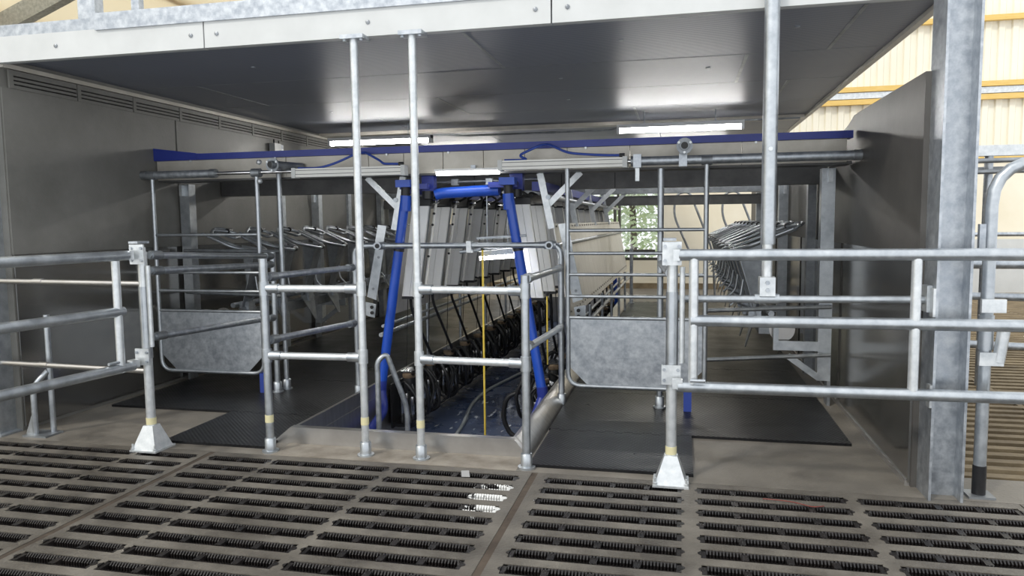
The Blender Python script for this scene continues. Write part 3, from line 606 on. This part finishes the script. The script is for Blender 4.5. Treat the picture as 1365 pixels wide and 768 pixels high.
for x in (-1.98, -1.66): link(B(x - .03, x + .03, 6.39, 6.44, 1.83, 1.885), 'clip', GALV2, t)
for s, lab in ((-1, 'short blue square post above the left row of units'), (1, 'short blue square post above the right row of units')):
    t = thing('blue_post', lab, 'post', (mx_(-2.13, s), 6.14, 1.72)); x = mx_(-2.13, s) + (.03 if s > 0 else 0)
    link(B(x - .055, x + .055, 6.10, 6.18, 1.76, 1.90), 'square_tube', BLUED, t); link(T([(x, 6.10, 1.705), (x, 6.10, 1.77)], .05, 14), 'black_sleeve', BLACKM, t)
    t = thing('service_beam', 'blue service beam running above the %s row of milking units' % ('left' if s < 0 else 'right'), 'beam', (mx_(-2.3, s), 9.5, 1.74))
    x = mx_(-2.34, s); link(B(x - .05, x + .05, 6.12, 13.2, 1.755, 1.83), 'blue_profile', BLUED, t); x = mx_(-2.43, s); link(T([(x, 6.1, 1.70), (x, 13.2, 1.70)], .02, 10), 'air_line', GALV2, t)
# ---- milking units
NU = 12; P_ = .595; Y0 = 6.17
def unit(side):
    M = lambda x: mx_(x, side) - (.0 if side < 0 else .04)
    t = thing('milking_unit', '', 'milking unit', (M(-2.34), Y0 + .06, .8)); K = .145
    def sec(y, a, b, z0, z1): return [(M(-2.29 - K * (1.65 - z1) + a), y, z1), (M(-2.29 - K * (1.65 - z1) + b), y, z1), (M(-2.29 - K * (1.65 - z0) + b), y, z0), (M(-2.29 - K * (1.65 - z0) + a), y, z0)]
    h = link(MB().prism(sec(Y0 + .012, .002, .138, .85, 1.645), (0, .065, 0)), 'housing', GALVD, t)
    link(MB().prism(sec(Y0, 0, .058, .85, 1.645), (0, .03, 0)), 'face_panel', UNITW, t); link(MB().prism(sec(Y0, .061, .14, .85, 1.645), (0, .03, 0)), 'face_panel', UNITW, t)
    link(MB().prism(sec(Y0 - .006, -.008, .002, .85, 1.645), (0, .04, 0)), 'edge_strip', ALUW, t)
    link(MB().prism(sec(Y0 - .005, -.01, .15, .825, .849), (0, .14, 0)), 'bottom_cap', BLACKM, t)
    link(MB().prism(sec(Y0 - .008, -.02, .155, 1.646, 1.70), (0, .16, 0)), 'top_cap', BLACKM, t)
    link(MB().prism(sec(Y0 + .15, -.02, .14, 1.66, 1.735), (0, .42, 0)), 'manifold', BLACKM, t)
    link(MB().lathe((M(-2.12), Y0 + .05, 1.685), (1, -.6, 0) if side < 0 else (-1, -.6, 0), [(.024, 0), (.024, .05), (.012, .055)], 10), 'steel_knob', CUPS, t)
    link(T([(M(-2.22), Y0 + .06, 1.70), (M(-2.06), Y0 + .05, 1.80), (M(-2.0), Y0 + .12, 1.74), (M(-2.12), Y0 + .2, 1.70)], .014, 8, .1), 'loop_hose', BLACK, t)
    r = link(T([(M(-2.125), Y0 + .13, 1.68), (M(-2.25), Y0 + .13, .88)], .014, 8), 'mounting_tube', ALUW, t)
    for z in (1.58, 1.48, 1.2): link(MB().lathe((M(-2.125 - .156 * (1.68 - z)), Y0 + .12, z), (0, -1, 0), [(.011, 0), (.011, .015)], 8), 'clamp', BLACKM, r)
    link(T([(M(-2.36), Y0 + .06, .83), (M(-2.36), Y0 + .08, .72), (M(-2.33), Y0 + .30, .44), (M(-2.33), Y0 + .56, .19)], .014, 8, .2), 'milk_hose', BLACK, t)
    link(T([(M(-2.40), Y0 + .1, .83), (M(-2.43), Y0 + .1, .2)], .0035, 5), 'pull_cord', BLACK, t)
    return t
def cluster(side):
    M = lambda x: mx_(x, side) + (.0 if side < 0 else -.06)
    x = -2.40; y = Y0 + .08; t = thing('milking_cluster', '', 'milking cluster', (M(x), y, -.4))
    link(MB().lathe((M(x), y, .10), (0, 0, 1), [(.052, 0), (.06, .012), (.06, .035), (.045, .045), (.02, .05)], 16), 'amber_cap', BRONZE, t)
    link(MB().prism([(M(x - .06), y - .05, .155), (M(x + .06), y - .03, .150), (M(x + .02), y + .06, .175), (M(x - .03), y + .05, .175)], (0, 0, .012)), 'handle', CUPS, t)
    link(MB().lathe((M(x), y, -.02), (0, 0, 1), [(.02, 0), (.05, .02), (.055, .07), (.048, .12)], 16), 'claw_bowl', BLACKM, t)
    for dx, dy in ((-.055, -.05), (.05, -.06), (-.05, .055), (.055, .05)):
        c_ = link(MB().lathe((M(x + dx), y + dy, -.06), (0, 0, -1), [(.016, 0), (.021, .015), (.021, .15), (.017, .165)], 10), 'teat_cup', CUPS, t)
        link(MB().lathe((M(x + dx), y + dy, -.222), (0, 0, -1), [(.017, 0), (.024, .012), (.022, .05)], 10), 'liner_mouth', BLACK, c_)
        link(T([(M(x + dx), y + dy, -.065), (M(x + dx * 1.5), y + dy * 1.5, -.01), (M(x + dx * .9), y + dy * .9, .05)], .011, 7, .04), 'liner_tube', BLACK, c_)
    link(T([(M(x + .01), y + .02, .10), (M(x + .10), y - .10, .20), (M(x + .22), y - .12, .02), (M(x + .19), y - .02, -.24), (M(x + .06), y + .10, -.20), (M(x - .02), y + .14, .0)], .017, 9, .16), 'long_hose', BLACK, t)
    link(T([(M(x - .02), y + .05, .08), (M(x + .05), y + .22, .18), (M(x + .17), y + .25, -.02), (M(x + .10), y + .18, -.3), (M(x - .06), y + .1, -.33)], .014, 8, .14), 'twin_hose', BLACK, t)
    link(T([(M(x - .04), y - .09, .05), (M(x + .02), y - .16, .10), (M(x + .14), y - .16, -.05), (M(x + .12), y - .1, -.30), (M(x - .02), y - .08, -.36)], .012, 8, .12), 'pulse_hose', BLACK, t)
    j = link(MB().box(M(x - .11), M(x - .13), y - .14, y + .16, -.34, .06).box(M(x - .12), M(x + .05), y - .12, y + .12, -.33, -.30).box(M(x - .155), M(x - .12), y - .05, y + .05, -.1, .0), 'jetter_tray', BLACKM, t)
    for dx, dy in ((-.05, -.06), (.03, -.07), (-.05, .06), (.03, .06)): link(MB().lathe((M(x + dx), y + dy, -.30), (0, 0, 1), [(.024, 0), (.024, .03), (.014, .05)], 8), 'jetter_cup', BLACKM, j)
    return t
for s, nm in ((-1, 'left'), (1, 'right')):
    u = unit(s); k = cluster(s)
    lu = 'white slanted milking unit housing in the %s row over the pit' % nm; lk = 'black hosed milking cluster hanging along the %s pit edge' % nm
    gu = 'milking units in the %s row' % nm; gk = 'milking clusters along the %s pit edge' % nm
    u['label'] = lu; u['group'] = gu; k['label'] = lk; k['group'] = gk
    for i in range(1, NU): copy_tree(u, (0, P_ * i, 0)); copy_tree(k, (0, P_ * i, 0))
# ---- splash panels outside the units
for s, nm in ((-1, 'left'), (1, 'right')):
    M = lambda x: mx_(x, s)
    t = thing('splash_guard', 'long leaning sheet metal splash guard behind the %s milking units' % nm, 'splash guard', (M(-2.5), 9.4, .64))
    y = 6.22
    for k in range(6):
        q = 1.128; p = link(MB().prism([(M(-2.455), y, 1.48), (M(-2.445), y, 1.48), (M(-2.585), y, .66), (M(-2.595), y, .66)], (0, q, 0)), 'panel', SPLASH, t)
        for j in range(6):
            yy_ = y + .1 + j * .19
            for z, xx in ((1.455, -2.462), (.72, -2.589)): link(MB().lathe((M(xx), yy_, z), (-1 if s < 0 else 1, 0, .15), [(.010, 0), (.010, .005)], 6), 'bolt', BLACKM, p)
        y += 1.132
    link(T([(M(-2.50), 6.15, 1.30), (M(-2.50), 13, 1.30)], .02, 10), 'rail', GALV2, t)
    link(T([(M(-2.62), 6.15, .50), (M(-2.62), 13.2, .50)], .02, 10), 'kick_rail', GALV2, t); link(T([(M(-2.60), 6.15, .58), (M(-2.60), 13.2, .58)], .014, 10), 'kick_rail', GALV2, t)
    for y in (7.4, 8.6, 9.8, 11, 12.2): link(T([(M(-2.62), y, .02), (M(-2.62), y, .66)], .018, 8), 'leg', GALV2, t)
    # leaning end plate
    t = thing('end_plate', 'leaning galvanised end plate at the head of the %s row' % nm, 'bracket', (M(-2.65), 6.1, .68))
    f = -1 if s < 0 else 1
    e = link(MB().prism([(M(-2.595), 6.09, 1.485), (M(-2.515), 6.09, 1.475), (M(-2.555), 6.09, 1.29), (M(-2.635), 6.09, 1.29)], (0, .012, 0)), 'upper_tab', GALVB, t)
    e = link(MB().prism([(M(-2.625), 6.10, 1.30), (M(-2.545), 6.10, 1.30), (M(-2.635), 6.10, .82), (M(-2.72), 6.10, .85)], (0, .012, 0)), 'plate', GALV, t)
    for xx, z in ((-2.60, 1.20), (-2.66, .92)): link(MB().lathe((M(xx), 6.10, z), (0, -1, 0), [(.012, 0), (.012, .006)], 8), 'bolt', GALVD, e)
    e = link(MB().prism([(M(-2.74), 6.11, .80), (M(-2.64), 6.11, .78), (M(-2.66), 6.11, .66), (M(-2.74), 6.11, .68)], (0, .01, 0)), 'foot_tab', GALV, t)
    for z in (.755, .705): link(MB().lathe((M(-2.68), 6.11, z), (0, -1, 0), [(.016, 0), (.016, .012)], 8), 'rubber_buffer', BLACKM, e)
    # hangers from the overhead beams
    for i, y in enumerate((6.12, 7.6, 9.3, 11.1)):
        t = thing('beam_hanger', 'V shaped galvanised hanger over the %s splash guard' % nm, 'hanger', (M(-2.45), y, 1.45), 'hangers over the %s splash guard' % nm)
        link(MB().bar((M(-2.455), y, 1.44), (M(-2.36), y, 1.90), .055, .02, (0, 1, 0)), 'upright', GALVB, t)
        link(MB().bar((M(-2.43), y + .01, 1.64), (M(-2.70), y + .01, 1.90), .05, .02, (0, 1, 0)), 'brace', GALVB, t)
# ---- stall gates toward the outer walls
def stall_gate(side):
    M = lambda u: mx_(-3.90 - u, side)
    t = thing('stall_gate', '', 'stall gate', (M(.2), 6.4, .45)); y = 6.40
    rod = lambda pts, r=.015, b=.05, closed=False: T([(M(a), y + c_, z) for a, c_, z in pts], r, 8, b, closed)
    link(rod([(0, -.06, 1.24), (.03, .10, 1.25), (.22, .16, 1.33), (.44, .16, 1.43), (.56, .02, 1.45), (.50, -.10, 1.41), (.28, -.16, 1.33), (.08, -.16, 1.25)], closed=True), 'outer_loop', GALV, t)
    link(rod([(.30, -.02, 1.37), (.34, .14, 1.385), (.50, .20, 1.45), (.60, .12, 1.47), (.56, .0, 1.44)], .013, .04, True), 'inner_loop', GALVD, t)
    link(rod([(-.02, -.07, 1.235), (.14, -.30, 1.29), (.46, -.28, 1.42)], .014, .08), 'side_rod', GALV, t)
    for a, c_, z in ((.47, .15, 1.44), (.02, .0, 1.245)): link(T([(M(a), y + c_ - .035, z), (M(a), y + c_ + .035, z)], .026, 10), 'rubber_sleeve', BLACK, t)
    link(MB().prism([(M(.05), y - .085, 1.27), (M(.05), y + .075, 1.27), (M(.22), y + .075, .70), (M(.22), y - .085, .70)], (.008, 0, 0)), 'slanted_plate', GALVD, t)
    link(MB().prism([(M(.20), y - .17, .71), (M(.20), y + .12, .71), (M(.14), y + .06, .43), (M(.14), y + .02, .43)], (.008, 0, 0)), 'lower_flap', GALVD, t)
    link(MB().prism([(M(.05), y + .07, 1.27), (M(.30), y + .09, 1.30), (M(.25), y + .09, .72), (M(.22), y + .07, .70)], (0, .006, 0)), 'back_leaf', GALVD, t)
    p = link(B(M(.16), M(.26), y - .05, y + .06, .64, .76), 'pivot_block', GALV2, t)
    link(rod([(.06, -.10, .82), (.22, .02, .74)], .009, 0), 'link_rod', GALV, t)
    link(rod([(.02, .02, .78), (.10, .02, .86), (.12, .02, 1.0)], .009, .03), 'spring_rod', GALV, t)
    return t
for s, nm in ((-1, 'left'), (1, 'right')):
    g = stall_gate(s); g['label'] = 'tilted galvanised stall gate with bent rod loops along the %s wall' % nm; g['group'] = 'stall gates along the %s wall' % nm
    for i in range(1, 11): copy_tree(g, (0, P_ * i, 0))
    M = lambda x: mx_(x, s)
    t = thing('gate_beam', 'square steel beam carrying the %s stall gates' % nm, 'beam', (M(-4.2), 9.5, .55))
    link(B(M(-4.14), M(-4.26), 6.32, 13.2, .56, .66), 'square_tube', GALVD, t); link(T([(M(-4.24), 6.36, .72), (M(-4.24), 13.0, .72)], .025, 10), 'pivot_tube', GALV2, t)
    link(MB().lathe((M(-4.32), 6.33, .60), (0, -1, 0), [(.10, 0), (.10, .02)], 24), 'end_disc', STEEL, t)
    # support frames
    for i, y in enumerate((6.30, 8.9, 11.5)):
        t = thing('gate_support', 'galvanised channel support frame for stall gates on the %s side' % nm, 'frame', (M(-4.6), y, 0), 'stall gate supports on the %s side' % nm)
        link(MB().box(M(-4.585), M(-4.685), y - .05, y + .05, .2, 1.89), 'post', GALV, t); link(B(M(-4.66), M(-4.685), y - .06, y + .06, 0, .2), 'foot', GALVD, t)
        link(B(M(-4.25), M(-4.60), y - .06, y - .035, .44, .515), 'arm', GALV, t); link(B(M(-4.245), M(-4.285), y - .065, y - .03, .44, .64), 'arm_end', GALV, t)
        link(MB().bar((M(-4.36), y - .045, .395), (M(-4.60), y - .045, .22), .02, .05), 'brace', GALV, t)
        k = link(B(M(-4.63), M(-4.66), y - .09, y - .05, 1.78, 1.88), 'bracket', GALVB, t)
    if s > 0:
        t = thing('stall_rails', 'two thin rails joining right entry gate to the stall support', 'railing', (.7, 6.0, .4))
        for z in (.415, .80): link(T([(.20, 5.86, z), (1.16, 6.22, z)], .017, 10), 'rail', GALV, t)
    else:
        t = thing('stall_rails', 'two thin rails behind the left entry gate', 'railing', (-4.0, 6.0, .8))
        for z in (.86, 1.26): link(T([(-4.64, 6.22, z), (-3.48, 5.97, z)], .017, 10), 'rail', GALVD, t)
# wall channel on the right partition
for y in (7.55, 9.6): tag(link(MB().box(1.17, 1.245, y - .05, y + .05, 0, 2.0), 'wall_channel', GALVD), 'upright steel channel fixed to the right partition sheets', 'channel', 'channels on the right partition')
# ---- grab rail, cords, hose
t = thing('grab_rail', 'bent grab rail rising from the pit steps', 'handrail', (-2.05, 4.95, -.5))
link(T([(-2.13, 4.92, -.45), (-2.13, 4.92, .51), (-2.07, 4.95, .56), (-1.96, 5.05, .14), (-1.96, 5.05, -.45)], .02, 12, .07), 'tube', GALV2, t)
link(B(-2.2, -2.06, 4.86, 4.98, -.5, -.45), 'foot', GALV2, t); link(B(-2.03, -1.89, 4.99, 5.11, -.5, -.45), 'foot', GALV2, t)
for i, (x, y, z0, z1, lab) in enumerate(((-1.605, 5.93, -.46, 1.27, 'yellow pull cord hanging from the crossing frame clamp'), (-1.27, 6.05, -.05, .9, 'yellow pull cord with red handle beside the blue pipe'), (-1.085, 6.05, .30, .88, 'yellow cord beside the right leaning end plate'))):
    t = thing('pull_cord', lab, 'cord', (x, y, z0)); link(T([(x, y, z0), (x, y, z1)], .009 if i == 0 else .007, 8), 'cord', YEL, t); link(MB().lathe((x, y, z1), (0, 0, 1), [(.016, 0), (.016, .03)], 8), 'knot', BLACKM, t)
    if i == 1: link(MB().lathe((x, y, z0 - .1), (0, 0, 1), [(.014, 0), (.022, .02), (.018, .08), (.010, .11)], 10), 'handle', RED, t)
pts = [(-2.02, 6.3, -.482), (-2.08, 6.9, -.482), (-2.2, 7.5, -.482), (-2.24, 8.0, -.482), (-2.2, 8.5, -.482), (-2.1, 9.0, -.482), (-2.04, 9.35, -.482), (-1.8, 9.9, -.482), (-1.4, 10.5, -.482)]
tag(link(T(pts, .018, 10, .4), 'floor_hose', HOSEG), 'grey hose lying along the wet pit floor', 'hose')
tag(link(T([(-1.36, 6.2, .02), (-1.48, 6.2, -.03), (-1.52, 6.2, -.22), (-1.44, 6.2, -.38), (-1.30, 6.2, -.40)], .022, 10, .12), 'drain_hose', BLACK), 'thick black hose loop beside the right blue pipe', 'hose')
t = thing('pit_light', 'lit batten light hung between the milking rows above the pit', 'light', (-1.5, 6.07, 1.18))
link(MB().bar((-1.645, 6.06, 1.235), (-1.36, 6.09, 1.255), .08, .05), 'housing', GALV2, t); link(MB().bar((-1.66, 6.06, 1.195), (-1.36, 6.09, 1.213), .07, .03), 'lit_panel', LEDW, t); link(B(-1.62, -1.56, 6.03, 6.09, 1.26, 1.29), 'clip', GALV2, t)
for x in (-1.6, -1.42): link(T([(x, 6.07, 1.25), (x, 6.08, 1.73)], .005, 6), 'hanger', GALV2, t)
# ---- yard on the right
t = thing('bent_post', 'bent top gate post with black sleeve standing in the yard', 'gate post', (1.575, 4.33, 0))
link(T([(1.575, 4.33, .02), (1.575, 4.33, 1.775), (2.6, 4.33, 1.80)], .031, 16, .22), 'tube', GALV, t); link(T([(1.575, 4.33, .012), (1.575, 4.33, .17)], .0335, 16), 'black_sleeve', BLACK, t); link(B(1.51, 1.64, 4.27, 4.39, 0, .012), 'base_plate', GALVD, t)
link(T([(1.575, 4.33, .80), (1.575, 4.33, .98)], .037, 16), 'collar', GALV, t)
for z in (1.0, .72): link(B(1.53, 1.645, 4.27, 4.295, z, z + .07), 'latch_plate', GALVB, t)
link(T([(1.65, 4.29, .95), (1.625, 4.29, .74)], .03, 12), 'latch_pin', GALVB, t); link(B(1.515, 1.545, 4.30, 4.33, 1.33, 1.46), 'tab', GALV2, t)
def yard_fence(y, x0, x1, zs, lab, sl=0):
    t = thing('yard_fence', lab, 'fence', ((x0 + x1) / 2, y, 0))
    for z in zs: link(T([(x0, y, z), (x1, y - sl, z)], .03, 12), 'rail', GALV2, t)
    x = x0 + .1
    while x < x1: link(T([(x, y - sl * (x - x0) / (x1 - x0), .0), (x, y - sl * (x - x0) / (x1 - x0), max(zs) + .05)], .03, 12), 'post', GALV2, t); x += 2.2
yard_fence(6.6, 1.42, 4.4, (1.13, .88, .5), 'galvanised three rail fence just behind the bent yard post', .7)
yard_fence(11.5, 1.6, 7.0, (1.25, .8, .4), 'far three rail fence across the yard slats')
t = thing('feed_rail', 'galvanised channel with pipes running above the yard', 'channel', (3.5, 7.2, 1.9)); link(B(1.95, 6.5, 7.2, 7.3, 2.02, 2.11), 'channel', GALVB, t)
for dz, dy in ((1.96, 7.1), (1.90, 7.3), (1.87, 7.15)): link(T([(1.5, dy, dz), (6.5, dy, dz + .05)], .02, 8), 'pipe', GALVD, t)
for x in (2.6, 5.6): link(T([(x, 7.25, 0), (x, 7.25, 2.03)], .035, 12), 'post', GALV2, t)
tag(link(MB().box(3.70, 3.95, 16.40, 16.455, .12, 2.2), 'stain_board', OLIVE), 'narrow olive board leaning on the cream back wall', 'board')
tag(link(MB().box(1.6, 7.4, 16.25, 16.40, 0, 1.05), 'low_wall', WHITEP), 'low pale grey wall along the cream back wall', 'wall')
# ---- far end fittings
t = thing('far_gate', 'distant bent tube gate before the cream back wall', 'gate', (.3, 14.8, 0))
for x0 in (-.15, .75): link(T([(x0 + .5, 14.8, .0), (x0 + .35, 14.8, .8), (x0, 14.8, 1.6), (x0 + .05, 14.8, 2.0), (x0 + .3, 14.8, 2.05), (x0 + .75, 14.8, .9), (x0 + .8, 14.8, .0)], .022, 10, .2), 'bent_tube', GALVD, t)
for z in (.4, .9): link(T([(.2, 14.8, z), (1.5, 14.8, z)], .02, 10), 'rail', GALVD, t)
t = thing('far_post', 'slim galvanised post at the far end of the right mats', 'post', (-.86, 13.35, 0)); link(T([(-.86, 13.35, .02), (-.86, 13.35, 1.0)], .03, 12), 'tube', GALV2, t); link(flange(MB(), -.86, 13.35, .019), 'foot_flange', GALV2, t)
t = thing('far_blue_pipe', 'short blue pipe at the far end of the right row', 'pipe', (-1.15, 13.2, -.4)); link(T([(-1.17, 13.25, .9), (-1.12, 13.25, .0), (-1.12, 13.25, -.4)], .04, 12, .1), 'pipe', BLUE, t); link(T([(-1.17, 13.25, .86), (-1.17, 13.25, .95)], .047, 12), 'cap', BLUED, t)
# ---- litter on the slats
o = link(MB().prism([(-1.28, 4.165, .004), (-1.235, 4.175, .004), (-1.20, 4.075, .004), (-1.25, 4.07, .004)], (0, 0, .004)), 'loose_tag', PAPER); tag(o, 'small grey tag lying on the slats before the pit kerb', 'tag')
tag(link(T([(.44, 4.045, .006), (.52, 4.03, .01), (.60, 4.02, .008), (.68, 3.97, .006), (.74, 4.0, .006)], .0022, 6, .05), 'loose_wire', WIRE), 'thin red wire lying on the slats before the concrete apron', 'wire')

t = thing('tree', 'pale leafy tree outside the back window', 'tree', (-1.3, 20.5, -.5)); link(T([(-1.3, 20.5, -.5), (-1.25, 20.5, 1.0), (-1.35, 20.6, 2.6)], .09, 10, .3), 'trunk', MUD, t)
mb = MB()
for k in range(2600):
    a = random.uniform(0, 6.283); r = random.uniform(0, 1) ** .5 * 1.7; x = -1.3 + r * math.cos(a); y = 20.5 + .8 * r * math.sin(a); z = random.uniform(.5, 3.4); q = random.uniform(.05, .11); u = random.uniform(0, 6.28); w = random.uniform(-.6, .6)
    d1 = Vector((math.cos(u), math.sin(u), w)) * q; d2 = Vector((-math.sin(u) * .4, math.cos(u) * .4, .7)) * q * .7; p = Vector((x, y, z)); mb.add([p - d1, p + d2, p + d1, p - d2], [(0, 1, 2, 3)])
link(mb, 'foliage', LEAF, t)['kind'] = 'stuff'
# ---- ordinal labels along each row
ORD = ['first', 'second', 'third', 'fourth', 'fifth', 'sixth', 'seventh', 'eighth', 'ninth', 'tenth', 'eleventh', 'twelfth']
def number(prefix, group, fmt):
    L_ = sorted([o for o in COL.objects if o.parent is None and o.get('group') == group], key=lambda o: o.location.y)
    for i, o in enumerate(L_): o['label'] = fmt % ORD[i]
for nm in ('left', 'right'):
    number('u', 'milking units in the %s row' % nm, '%s white slanted milking unit from the %s blue pipe' % ('%s', nm))
    number('c', 'milking clusters along the %s pit edge' % nm, '%s black hosed milking cluster from the blue pipe on the %s pit edge' % ('%s', nm))
    number('g', 'stall gates along the %s wall' % nm, '%s tilted stall gate with rod loops from the %s entry gate' % ('%s', nm))
    number('m', 'rubber mats along the %s stalls' % nm, '%s wide black rubber mat from the %s entry gate' % ('%s', nm))
    number('s', 'stall gate supports on the %s side' % nm, '%s galvanised stall support frame from the %s entry gate' % ('%s', nm))
    number('h', 'hangers over the %s splash guard' % nm, '%s V shaped hanger from the %s blue pipe' % ('%s', nm))
number('w', 'channels on the right partition', '%s upright steel channel along the right partition sheets')
